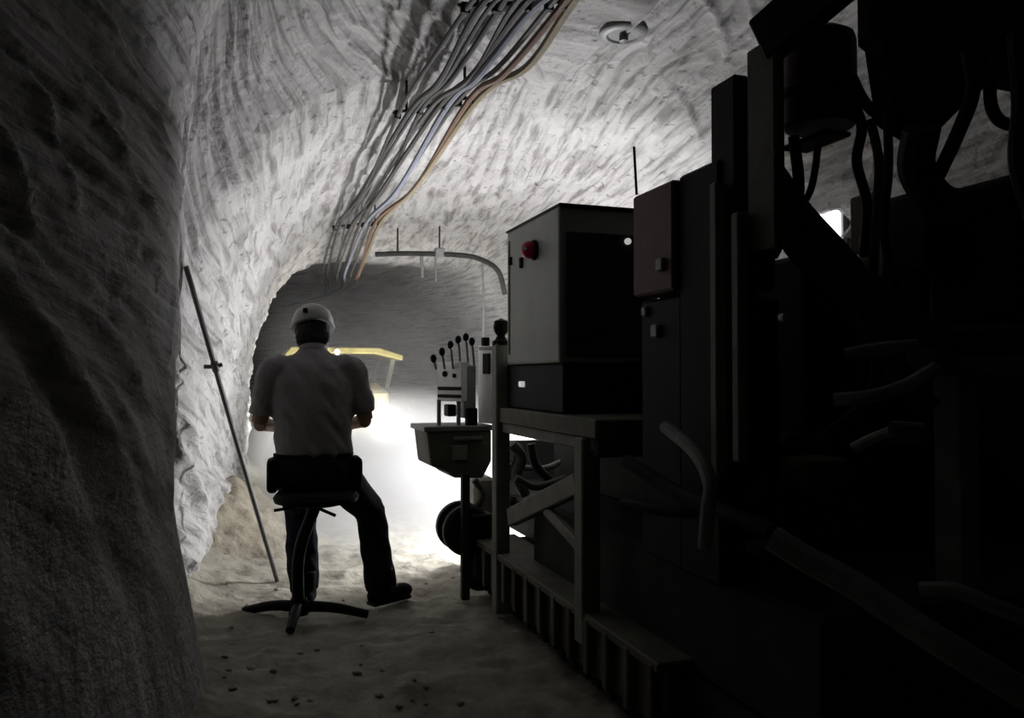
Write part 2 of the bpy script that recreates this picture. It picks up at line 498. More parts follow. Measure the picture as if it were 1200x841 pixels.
# heap of crushed salt against the left wall
def heap_surface(X, Y):
    h = heap(X, Y)
    h = h + (0.17 * (fbm(X * 7, Y * 7, 131, 4) - 0.5)) * np.clip(h / 0.1, 0, 1)
    return floor_height(X, Y) + h - 0.05
hc = PZ(300, 640, 0.0)
hm = grid_mesh('salt_heap', np.arange(-0.28, hc.x + 1.0, 0.025), np.arange(hc.y - 0.75, hc.y + 1.7, 0.025), heap_surface)
tag(link('salt_heap', hm, M_MUCK), 'low heap of crushed tan salt piled against the lit wall', 'heap')

# loose lumps of salt
def lump_mesh(seed):
    r = random.Random(seed)
    bm = bmesh.new(); bmesh.ops.create_icosphere(bm, subdivisions=1, radius=1.0)
    for v in bm.verts:
        v.co *= r.uniform(0.7, 1.15); v.co.z *= 0.7
    me = bpy.data.meshes.new('salt_lump'); bm.to_mesh(me); bm.free(); me.materials.append(M_LUMP); return me
lumps = [lump_mesh(k) for k in range(5)]
rl = random.Random(5)
spots = []
for k in range(46):
    u = rl.uniform(262, 560); v = rl.uniform(655, 832)
    if 325 < u < 375 and v < 745: continue
    if u > 500 + (v - 690) * 0.45 and v > 690 or u > 545: continue
    if abs(u - 450) < 45 and v < 735: continue
    spots.append((u, v))
for k, (u, v) in enumerate(spots):
    p = PZ(u, v, 0.0)
    o = bpy.data.objects.new('salt_lump', lumps[k % 5]); C.objects.link(o)
    s = rl.uniform(0.008, 0.02)
    o.scale = (s, s * rl.uniform(0.8, 1.3), s)
    o.location = (p.x, p.y, fz(p.x, p.y) + s * 0.35)
    o.rotation_euler = (0, 0, rl.uniform(0, 6.28))
    tag(o, 'small loose lump of grey salt on the tunnel floor', 'rock', 'loose salt lumps on the floor')

# ------------------------------------------------------------------ loader in the dust, with the lamps that light the place
def build_loader():
    base = PD(402, 440, 10.9)
    X0, Y0 = base.x, base.y
    t = thing('loader', (X0, Y0, 0), 'low yellow loader with lit lamps coming through the dust', 'loader', 0.0)
    def W(x, y, z): return Vector((X0 + x, Y0 + y, z))
    b = B()
    b.prism([(Y0 - 0.55, 0.45), (Y0 - 0.45, 1.02), (Y0 + 0.3, 1.12), (Y0 + 1.9, 1.12), (Y0 + 1.95, 0.45)], 'x', X0 - 0.55, X0 + 0.55, 0.04)
    b.obj('body', M_YELLOW, t)
    # sloped roof canopy
    b = B()
    b.prism([(X0 - 0.78, 1.50), (X0 - 0.70, 1.60), (X0 + 0.45, 1.60), (X0 + 0.78, 1.50), (X0 + 0.78, 1.43), (X0 + 0.42, 1.52), (X0 - 0.66, 1.52), (X0 - 0.76, 1.43)], 'y', Y0 - 0.25, Y0 + 1.2, 0.01)
    roof = b.obj('canopy_roof', M_YELLOW, t)
    for sx in (-0.68, 0.66):
        for yy in (-0.15, 1.1):
            B().bar(W(sx, yy, 1.45), W(sx * 0.86, yy, 1.05), 0.06, 0.06).obj('canopy_post', M_OLIVE, t)
    for sx, yy in ((-0.72, -0.2), (0.72, -0.2), (-0.72, 1.45), (0.72, 1.45)):
        b = B(); b.cyl(W(sx - 0.15, yy, 0.42), W(sx + 0.15, yy, 0.42), 0.42, n=28, bevel=0.05)
        wh = b.obj('wheel', M_TYRE, t, True)
        sg = 1 if sx > 0 else -1
        B().cyl(W(sx + sg * 0.14, yy, 0.42), W(sx + sg * 0.17, yy, 0.42), 0.2, n=20).obj('hub', M_YELLOW, wh)
    # bucket, lowered, with arms
    b = B()
    b.prism([(Y0 - 1.55, 0.03), (Y0 - 1.5, 0.07), (Y0 - 0.98, 0.10), (Y0 - 0.85, 0.42), (Y0 - 0.80, 0.42), (Y0 - 0.90, 0.04)], 'x', X0 - 0.8, X0 + 0.8, 0.0)
    b.obj('bucket', M_OLIVE, t)
    for sx in (-0.3, 0.3):
        B().bar(W(sx, -0.85, 0.3), W(sx, -0.3, 0.75), 0.09, 0.14).obj('lift_arm', M_OLIVE, t)
    # lamps
    def lamp(name, x, y, z, r, mat):
        b = B(); b.cyl(W(x, y + 0.10, z), W(x, y, z), r * 0.8, r * 1.15, n=20); h = b.obj(name, M_DARK, t, True)
        b = B(); b.lathe(W(x, y + 0.004, z), (0, -1, 0), [(r, 0), (r * 0.8, 0.012), (0, 0.02)], 20); b.obj('lens', mat, h, True)
        return W(x, y, z)
    r1 = PD(410, 420, 10.45); r2 = PD(396, 412, 10.45); r3 = PD(428, 446, 10.25)
    for q, rr in ((r1, 0.035), (r2, 0.04)):
        lamp('roof_lamp', q.x - X0, -0.36, q.z, rr, M_SMALLLENS)
        B().bar(W(q.x - X0, -0.28, q.z), W(q.x - X0, -0.2, 1.47), 0.03, 0.03).obj('lamp_bracket', M_DARK, t)
    lamp('side_lamp', r3.x - X0, -0.58, r3.z, 0.045, M_SMALLLENS)
    out = []
    for sx in (-0.40, 0.40):
        out.append(lamp('flood_lamp', sx, -0.68, 0.50, 0.08, M_LENS))
        B().bar(W(sx, -0.60, 0.50), W(sx, -0.48, 0.52), 0.06, 0.06).obj('lamp_bracket', M_DARK, t)
    for q in out:
        l = bpy.data.lights.new('flood_light', 'POINT'); l.energy = LAMP_POWER; l.color = (1.0, 0.985, 0.96); l.shadow_soft_size = 0.12
        lo = bpy.data.objects.new('flood_light', l); C.objects.link(lo); lo.location = q + Vector((0, -0.16, 0.0))
    for q in (r1, r2):
        l = bpy.data.lights.new('roof_light', 'POINT'); l.energy = ROOF_POWER; l.color = (1.0, 0.9, 0.65); l.shadow_soft_size = 0.04
        lo = bpy.data.objects.new('roof_light', l); C.objects.link(lo); lo.location = (q.x, Y0 - 0.42, q.z)
build_loader()

# ------------------------------------------------------------------ dust cloud
def build_dust():
    b = B(); b.box((0.05, 4.8, -0.02), (3.6, 11.4, 2.5), 0.0)
    m = bpy.data.materials.new('dust_volume'); m.use_nodes = True
    nt = m.node_tree; N = nt.nodes; L = nt.links
    N.remove(N['Principled BSDF'])
    out = N['Material Output']
    vsn = N.new('ShaderNodeVolumeScatter'); vsn.inputs['Color'].default_value = (0.97, 0.965, 0.98, 1); vsn.inputs['Anisotropy'].default_value = 0.35
    tc = N.new('ShaderNodeTexCoord'); sp = N.new('ShaderNodeSeparateXYZ')
    L.new(tc.outputs['Object'], sp.inputs[0])
    def mr(src, a, b_, lo, hi):
        n = N.new('ShaderNodeMapRange'); n.interpolation_type = 'SMOOTHSTEP'
        n.inputs['From Min'].default_value = a; n.inputs['From Max'].default_value = b_
        n.inputs['To Min'].default_value = lo; n.inputs['To Max'].default_value = hi
        L.new(src, n.inputs['Value']); return n.outputs[0]
    def mul(p, q):
        n = N.new('ShaderNodeMath'); n.operation = 'MULTIPLY'; L.new(p, n.inputs[0])
        if isinstance(q, float): n.inputs[1].default_value = q
        else: L.new(q, n.inputs[1])
        return n.outputs[0]
    zf = mul(mr(sp.outputs['Z'], 0.15, 1.15, 1.0, 0.022), mr(sp.outputs['Z'], 1.6, 2.45, 1.0, 0.0))
    yf = mr(sp.outputs['Y'], 4.8, 6.1, 0.0, 1.0)
    xf = mr(sp.outputs['X'], 0.05, 0.6, 0.1, 1.0)
    nz = N.new('ShaderNodeTexNoise'); nz.inputs['Scale'].default_value = 1.3; nz.inputs['Detail'].default_value = 3
    L.new(tc.outputs['Object'], nz.inputs['Vector'])
    nf = mr(nz.outputs['Fac'], 0.3, 0.75, 0.45, 1.3)
    dens = mul(mul(mul(mul(zf, yf), xf), nf), 1.35)
    L.new(dens, vsn.inputs['Density'])
    L.new(vsn.outputs[0], out.inputs['Volume'])
    o = b.obj('dust_cloud', m)
    tag(o, 'bright white salt dust hanging low over the tunnel floor', 'dust', kind='stuff')
build_dust()

# ------------------------------------------------------------------ miner
def build_miner():
    org = PZ(366, 716, 0.0)
    org = Vector((org.x, org.y, 0))
    face = math.atan2(org.x, org.y)             # looks away from the camera
    t = thing('person', (org.x, org.y, fz(org.x, org.y) * 0), 'person in grey shirt, dark trousers and white helmet perched on a stool, back turned', 'person', -face + 0.04)
    def tr(me): return me
    sh = {s: Vector((s * 0.20, 0.0, 1.265)) for s in (-1, 1)}
    el = {-1: Vector((-0.268, 0.03, 0.975)), 1: Vector((0.270, 0.02, 0.985))}
    wr = {-1: Vector((-0.125, 0.25, 0.93)), 1: Vector((0.135, 0.25, 0.93))}
    hip = {-1: Vector((-0.095, 0.0, 0.73)), 1: Vector((0.10, 0.0, 0.73))}
    kn = {-1: Vector((-0.058, 0.30, 0.50)), 1: Vector((0.318, 0.20, 0.475))}
    an = {-1: Vector((-0.035, 0.10, 0.09)), 1: Vector((0.362, 0.04, 0.09))}
    hd = Vector((0.0, 0.115, 1.445))
    hrot = Matrix.Rotation(math.radians(-22), 3, 'X')
    # --- body: one continuous surface
    b = B()
    b.loft([((0, 0, 0.67), 0.12, 0.10, (0, 0, 1)), ((0, 0, 0.76), 0.155, 0.105, (0, 0, 1)), ((0, 0.005, 0.88), 0.145, 0.095, (0, 0, 1)),
            ((0, 0.01, 1.05), 0.165, 0.105, (0, 0, 1)), ((0, 0.015, 1.18), 0.175, 0.105, (0, 0, 1)), ((0, 0.02, 1.27), 0.15, 0.08, (0, 0, 1)), ((0, 0.03, 1.31), 0.07, 0.06, (0, 0, 1))])
    b.tube([(0, 0.03, 1.26), (0, 0.06, 1.33), (0, 0.085, 1.40)], 0.056, 14)
    b.sphere(hd, 0.1, (0.77, 0.95, 1.12), 24, hrot)
    def H_(x, y, z): return hd + hrot @ Vector((x, y, z))
    b.sphere(H_(0, 0.045, -0.065), 0.055, (0.95, 0.85, 0.9), 14, hrot)            # jaw
    b.tube([H_(0, 0.088, 0.012), H_(0, 0.104, -0.012), H_(0, 0.118, -0.032)], lambda q: 0.009 + 0.007 * q, 8)   # nose
    b.sphere(H_(0, 0.108, -0.036), 0.014, (1.3, 0.8, 0.8), 10)
    b.sphere(H_(0, 0.086, 0.028), 0.05, (1.1, 0.28, 0.22), 12, hrot)              # brow
    for s in (-1, 1):
        b.sphere(H_(s * 0.080, 0.0, -0.008), 0.03, (0.35, 0.75, 1.05), 12, hrot)   # ears
        b.tube([sh[s] * 0.9 + Vector((0, 0, 0.1)), sh[s], (sh[s] + el[s]) / 2 + Vector((s * 0.005, -0.01, 0)), el[s]], lambda q: 0.058 - 0.016 * q, 14)
        b.tube([el[s], el[s].lerp(wr[s], 0.3), wr[s]], lambda q: 0.043 - 0.017 * q, 14)
        # hand: palm, four fingers and a thumb closing over the belly
        f = (wr[s] - el[s]).normalized()
        side = Vector((0, 0, 1)); nrm = Vector((-s, 0, 0))
        nrm = (nrm - f * nrm.dot(f)).normalized(); side = f.cross(nrm).normalized()
        if side.z < 0: side = -side
        pc = wr[s] + f * 0.05
        for k in range(4):
            o_ = side * (0.030 - 0.020 * k)
            b.tube([wr[s] + o_ * 0.5, pc + o_ * 0.9, pc + f * 0.04 + o_], 0.0135, 8, 3)
            L_ = (0.92, 1.0, 0.95, 0.78)[k]
            k0 = pc + f * 0.04 + o_
            k1 = k0 + (f * 0.86 + nrm * 0.5).normalized() * 0.042 * L_
            k2 = k1 + (f * 0.35 + nrm * 0.94).normalized() * 0.028 * L_
            k3 = k2 + (f * -0.3 + nrm * 0.95).normalized() * 0.022 * L_
            b.tube([k0, k1, k2, k3], lambda q: 0.0095 - 0.0015 * q, 8, 4)
        t0 = wr[s] + f * 0.022 + side * 0.022
        t1 = t0 + (f * 0.5 + side * 0.55 + nrm * 0.65).normalized() * 0.042
        t2 = t1 + (f * 0.75 + nrm * 0.66).normalized() * 0.03
        t3 = t2 + (f * 0.85 + nrm * 0.5 - side * 0.2).normalized() * 0.024
        b.tube([t0, t1, t2, t3], lambda q: 0.0125 - 0.003 * q, 8, 4)
        b.tube([hip[s] + Vector((0, -0.02, 0.05)), hip[s], hip[s].lerp(kn[s], 0.5), kn[s]], lambda q: 0.083 - 0.03 * q, 14)
        b.tube([kn[s], kn[s].lerp(an[s], 0.35), an[s]], lambda q: 0.054 - 0.018 * q, 14)
    me = remesh(b.mesh('body'), 0.0065, 4)
    link('body', me, M_SKIN, t)
    # --- eyes and mouth
    for s in (-1, 1):
        B().sphere(H_(s * 0.031, 0.083, 0.006), 0.0125, (1, 1, 1), 12).obj('eye', M_PALE, t, True, world=False)
    B().sphere(H_(0, 0.090, -0.066), 0.022, (1.0, 0.22, 0.22), 12, hrot).obj('mouth', M_RED, t, True, world=False)
    # --- hair
    b = B()
    b.sphere(H_(0, -0.012, 0.014), 0.1, (0.94, 0.97, 1.10), 24, hrot)
    b.sphere(H_(0, -0.040, -0.045), 0.082, (1.12, 0.75, 0.95), 18, hrot)
    hm_ = b.mesh('hair')
    bm = bmesh.new(); bm.from_mesh(hm_)
    hi_ = hrot.inverted()
    # keep the face clear
    for v in bm.verts:
        q = hi_ @ (v.co - hd)
        if q.y > 0.045 and q.z < 0.06: q.y = 0.045; v.co = hd + hrot @ q
    bm.to_mesh(hm_); bm.free()
    link('hair', remesh(hm_, 0.008, 3, 0.006, 60), M_HAIR, t)
    # --- helmet
    hc_ = H_(0, -0.004, 0.030)
    ax = hrot @ Vector((0, 0.02, 1)).normalized()
    b = B()
    b.lathe(hc_, ax, [(0.100, 0.0), (0.108, 0.0), (0.111, 0.012), (0.108, 0.045), (0.094, 0.085), (0.066, 0.112), (0.03, 0.124), (0, 0.127)], 32)
    b.lathe(hc_, ax, [(0.100, -0.003), (0.113, -0.004), (0.115, 0.003), (0.108, 0.008)], 32)
    me = b.mesh('helmet', True)
    for v in me.vertices:
        q = hi_ @ (v.co - hc_); q.y *= 1.14
        v.co = hc_ + hrot @ q
    he = link('helmet', me, M_HELMET, t)
    b = B()
    b.tube([hc_ + hrot @ Vector((0, -0.118 , 0.03)), hc_ + hrot @ Vector((0, -0.075, 0.103)), hc_ + hrot @ Vector((0, 0, 0.130)), hc_ + hrot @ Vector((0, 0.075, 0.103))], 0.007, 8)
    b.obj('ridge', M_HELMET, he, True, world=False)
    b = B(); b.box(hc_ + hrot @ Vector((-0.055, -0.128, 0.03)), hc_ + hrot @ Vector((-0.03, -0.108, 0.065)), 0.004); b.obj('lamp_clip', M_BLACK, he, world=False)
    b = B(); b.prism([(-0.085, 0.085), (0.085, 0.085), (0.06, 0.155), (0.0, 0.17), (-0.06, 0.155)], 'z', -0.004, 0.004, 0.002)
    me = b.mesh('visor')
    for v in me.vertices: v.co = hc_ + hrot @ (v.co + Vector((0, 0.02, 0)))
    link('visor', me, M_HELMET, he)
    # --- shirt
    b = B()
    b.loft([((0.008, 0.0, 0.800), 0.188, 0.135, (0, 0, 1)), ((0.006, 0.0, 0.83), 0.200, 0.145, (0, 0, 1)), ((0.003, 0.0, 0.93), 0.198, 0.142, (0, 0, 1)),
            ((0, 0.0, 1.07), 0.208, 0.140, (0, 0, 1)), ((0, 0.005, 1.18), 0.214, 0.132, (0, 0, 1)), ((0, 0.015, 1.255), 0.195, 0.110, (0, 0.1, 1)),
            ((0, 0.03, 1.305), 0.135, 0.082, (0, 0.2, 1)), ((0, 0.045, 1.345), 0.078, 0.068, (0, 0.3, 1)), ((0, 0.055, 1.365), 0.070, 0.064, (0, 0.3, 1))], 28)
    for s in (-1, 1):
        b.tube([Vector((s * 0.12, 0.01, 1.26)), sh[s] + Vector((0, 0, -0.01)), sh[s].lerp(el[s], 0.35) + Vector((s * 0.012, -0.008, 0)), sh[s].lerp(el[s], 0.85) + Vector((s * 0.004, -0.006, 0))],
               lambda q: 0.070 - 0.010 * q, 16)
    shirt = link('shirt', remesh(b.mesh('shirt'), 0.011, 5, 0.012, 9), M_SHIRT, t)
    b = B(); b.lathe((0, 0.052, 1.358), (0, 0.3, 1), [(0.060, -0.01), (0.074, -0.012), (0.073, 0.014), (0.060, 0.014)], 24); b.obj('collar', M_SHIRT, shirt, True, world=False)
    # --- trousers
    b = B()
    b.loft([((0.008, -0.01, 0.645), 0.20, 0.145, (0, 0, 1)), ((0.006, -0.012, 0.68), 0.222, 0.165, (0, 0, 1)), ((0.005, -0.005, 0.76), 0.212, 0.155, (0, 0, 1)), ((0.003, 0, 0.83), 0.185, 0.130, (0, 0, 1))], 28)
    for s in (-1, 1):
        b.tube([hip[s] + Vector((0, 0, 0.0)), hip[s].lerp(kn[s], 0.5), kn[s]], lambda q: 0.112 - 0.026 * q, 18)
        b.tube([kn[s] + Vector((0, 0.0, 0.01)), kn[s].lerp(an[s], 0.5) , an[s] + Vector((0, 0, -0.01))], lambda q: 0.086 - 0.008 * q, 18)
    trs = link('trousers', remesh(b.mesh('trousers'), 0.012, 4, 0.014, 8), M_TROUSER, t)
    b = B(); b.lathe((0.004, 0, 0.80), (0, 0, 1), [(0.186, -0.02), (0.192, -0.02), (0.192, 0.02), (0.186, 0.02)], 32)
    me = b.mesh('belt', True)
    for v in me.vertices: v.co.y *= 0.74; v.co.x *= 1.06
    belt = link('belt', me, M_LEATHER, trs)
    for s, x0 in ((-1, -0.205), (1, 0.215)):
        B().box((x0 - 0.025, -0.12, 0.63), (x0 + 0.03, 0.05, 0.80), 0.026, seg=3).obj('pouch', M_LEATHER, belt, True, world=False)
    # --- boots
    for s, ang in ((-1, 0.15), (1, -1.05)):
        R = Matrix.Rotation(ang, 3, 'Z')
        a = an[s]
        b = B()
        b.tube([a + Vector((0, 0, 0.10)), a + Vector((0, 0, 0.0)), a + Vector((0, 0, -0.05))], 0.062, 16)
        g = lambda x, y, z: Vector((a.x, a.y, 0)) + R @ Vector((x, y, z))
        b.sphere(g(0, 0.02, 0.055), 0.06, (0.85, 1.5, 0.85), 16, R)
        b.sphere(g(0, 0.13, 0.045), 0.055, (0.9, 1.35, 0.75), 16, R)
        b.sphere(g(0, -0.04, 0.05), 0.055, (0.8, 0.9, 0.85), 16, R)
        bt = link('boot', remesh(b.mesh('boot'), 0.009, 4), M_LEATHER, t)
        me = B().box((-0.040, -0.075, 0.0), (0.040, 0.178, 0.022), 0.011, seg=2).mesh('sole')
        for v in me.vertices: v.co = g(*v.co)
        link('sole', me, M_RUBBER, bt)
build_miner()

# ------------------------------------------------------------------ stool under the miner
def build_stool():
    c = PZ(350, 724, 0.0); c.z = 0
    t = thing('stool', c, 'black perching stool with splayed floor feet under the seated miner', 'stool')
    sc_ = PD(371, 560, 4.02)
    seat = Vector((sc_.x, sc_.y, 0))
    B().lathe((seat.x, seat.y, 0.582), (0, 0, 1), [(0.17, 0), (0.205, 0.008), (0.212, 0.03), (0.195, 0.052), (0.0, 0.06)], 32).obj('seat', M_LEATHER, t, True)
    B().cyl((seat.x, seat.y, 0.57), (seat.x, seat.y, 0.597), 0.12, 0.13, 24).obj('seat_plate', M_BLACK, t, True)
    B().tube([(c.x, c.y, 0.03), (c.x, c.y, 0.32), (seat.x, seat.y, 0.58)], 0.030, 14).obj('column', M_BLACK, t, True)
    B().cyl((c.x, c.y, 0.02), (c.x, c.y, 0.10), 0.05, 0.04, 20).obj('hub', M_BLACK, t, True)
    for (u, v) in ((286, 716), (340, 739), (431, 720)):
        e = PZ(u, v, 0.02)
        B().tube([(c.x, c.y, 0.06), ((c.x + e.x) / 2, (c.y + e.y) / 2, 0.055), (e.x, e.y, 0.022)], lambda q: 0.030 - 0.009 * q, 12).obj('foot', M_BLACK, t, True)
    for (u0, v0, u1, v1) in ((346, 594, 321, 598), (371, 594, 393, 604)):
        p = PD(u0, v0, 3.95); q = PD(u1, v1, 3.92)
        lv = B().tube([Vector((seat.x, seat.y, 0.575)), p, q], 0.008, 8).obj('lever', M_BLACK, t, True)
build_stool()

# ------------------------------------------------------------------ steel bar leaning on the wall
def build_bar():
    yy = 5.0
    while yy > 3.7:
        top = PY(218, 312, yy)
        if min(wall_x(yy + q_, top.z) for q_ in (-0.12, 0, 0.12)) + 0.05 < top.x: break
        yy -= 0.02
    bot = PZ(327, 640, 0.0)
    bot = PD(328, 640, 4.75)
    bot.z = float(heap_surface(np.array([bot.x]), np.array([bot.y]))[0]) + 0.0
    t = thing('pry_bar', bot, 'long thin steel bar leaning against the bright salt wall', 'bar')
    B().tube([bot, bot.lerp(top, 0.5) + Vector((0, 0, -0.01)), top], 0.013, 10, 8).obj('shaft', M_STEELROD, t, True)
    d = (top - bot).normalized()
    c = bot.lerp(top, 0.73)
    B().tube([c - Vector((0.055, 0.0, 0.0)), c, c + Vector((0.035, 0, 0.012))], 0.011, 8).obj('cross_handle', M_STEELROD, t, True)
    B().cyl(c - d * 0.025, c + d * 0.025, 0.019, n=14).obj('collar', M_STEELROD, t, True)
    B().cyl(top - d * 0.05, top, 0.013, 0.006, n=12).obj('tip', M_DARK, t, True)
build_bar()

# ------------------------------------------------------------------ cables and hangers under the roof
ZCAB = 2.70
def build_cables():
    # three hanger rows: (u, v) of the first and the last cable
    rows = [((665, -190), (860, -205), 2.70), ((545, 12), (668, 8), 2.70), ((466, 136), (556, 118), 2.68), ((392, 268), (446, 262), 2.66), ((378, 345), (408, 338), 2.62)]
    n = 10
    pts = []
    for (a, b_, z) in rows:
        A_ = PZ(a[0], a[1], z); B_ = PZ(b_[0], b_[1], z)
        pts.append((A_, B_))
    r = random.Random(11)
    for k in range(n):
        f = k / (n - 1)
        P = []
        for i, (A_, B_) in enumerate(pts):
            ff = f + r.uniform(-0.03, 0.03)
            p = A_.lerp(B_, ff)
            if i:
                q = pts[i - 1][0].lerp(pts[i - 1][1], f)
                m = q.lerp(p, 0.5); 
                m.z -= r.uniform(0.01, 0.07)
                m.x += r.uniform(-0.06, 0.06) + (0.07 * max(0, f - 0.6) if i == 2 else 0)
                P.append(m)
            P.append(p)
        e = P[-1]; P.append(e + Vector((-0.55, 2.6, -0.02)))
        B().tube(P, (0.011, 0.014, 0.010, 0.013, 0.012, 0.015, 0.017, 0.012, 0.016, 0.019)[k], 8, 8).obj('roof_cable', M_CABLES[k], None, True)
        o = bpy.data.objects['roof_cable'] if k == 0 else bpy.data.objects['roof_cable.%03d' % k]
        side = ('outermost on the pillar side', 'second from the pillar side', 'third from the pillar side', 'fourth from the pillar side', 'fifth from the pillar side',
                'fifth from the machine side', 'fourth from the machine side', 'third from the machine side', 'second from the machine side', 'outermost on the machine side')[k]
        tag(o, '%s cable of the bundle along the tunnel roof, %s' % (CABLE_WORDS[k], side), 'cable', 'cables along the roof')
    words = ['above the miner and machine', 'midway over the miner', 'where the roof darkens beyond the miner']
    for i, wd in zip((1, 2, 3), words):
        A_, B_ = pts[i]
        c = (A_ + B_) / 2
        t = thing('cable_hanger', (c.x, c.y, c.z), 'dark steel cable hanger bar fixed to the roof %s' % wd, 'hanger', group='cable hangers under the roof')
        d = (B_ - A_).normalized()
        dz = Vector((0, 0, 0.022))
        B().bar(A_ - d * 0.03 + dz, B_ + d * 0.03 + dz, 0.016, 0.012, 0.002).obj('bar', M_DARK, t)
        for f in (0.12, 0.88):
            p = A_.lerp(B_, f) + dz
            B().cyl(p, p + Vector((0, 0, 0.32)), 0.008, n=8).obj('drop_rod', M_DARK, t)
        for f in (0.0, 0.3, 0.62, 0.8, 0.97):
            p = A_.lerp(B_, f)
            B().box(p - Vector((0.018, 0.014, 0.014)), p + Vector((0.018, 0.014, 0.03)), 0.003).obj('clamp', M_BLACK, t)
build_cables()

# round roof plate
def build_roof_plate():
    p = PZ(731, 52, 2.84)
    zr = roof_z(p.x, p.y)
    t = thing('roof_bolt', (p.x, p.y, zr), 'round roof bolt plate set in the pale tunnel roof', 'bolt plate')
    B().lathe((p.x, p.y, zr + 0.045), (0, 0, -1), [(0.12, 0), (0.12, 0.036), (0.11, 0.044), (0.085, 0.046), (0.075, 0.038), (0.0, 0.038)], 28).obj('plate', M_MID, t, True)
    B().lathe((p.x, p.y, zr), (0, 0, -1), [(0.025, 0), (0.025, 0.025), (0.0, 0.028)], 6).obj('nut', M_STEELROD, t)
build_roof_plate()

# pipe hung across the tunnel beyond the miner
def build_pipe():
    d = 8.6
    P = [PD(440, 298, d), PD(480, 297, d), PD(540, 299, d), PD(566, 305, d), PD(584, 318, d), PD(592, 345, d)]
    t = thing('hanging_pipe', P[1], 'grey pipe hung across the tunnel below the roof beyond the miner', 'pipe')
    B().tube(P, 0.028, 12, 8).obj('pipe', M_DARK, t, True)
    q = PD(515, 297, d)
    B().box(q - Vector((0.05, 0.04, 0.04)), q + Vector((0.05, 0.04, 0.06)), 0.01).obj('junction_box', M_GREYHOSE, t)
    B().cyl(q + Vector((0, 0, 0.05)), Vector((q.x, q.y, 2.86)), 0.01, n=8).obj('drop_rod', M_DARK, t)
    q = PD(466, 297, d)
    B().cyl(q, Vector((q.x, q.y, 2.86)), 0.01, n=8).obj('drop_rod', M_DARK, t)
    for u, v0, v1, w_ in ((494, 300, 325, 0.03), (510, 300, 330, 0.02)):
        a = PD(u, v0, d); b_ = PD(u + 1, v1, d)
        B().bar(a, b_, w_, w_).obj('stub', M_MID, t)
    a = PD(565, 304, d); b_ = PD(566, 395, d)
    B().tube([a, a.lerp(b_, 0.5) + Vector((0.01, 0, 0)), b_], 0.012, 8).obj('drop_wire', M_MID, t, True)
build_pipe()

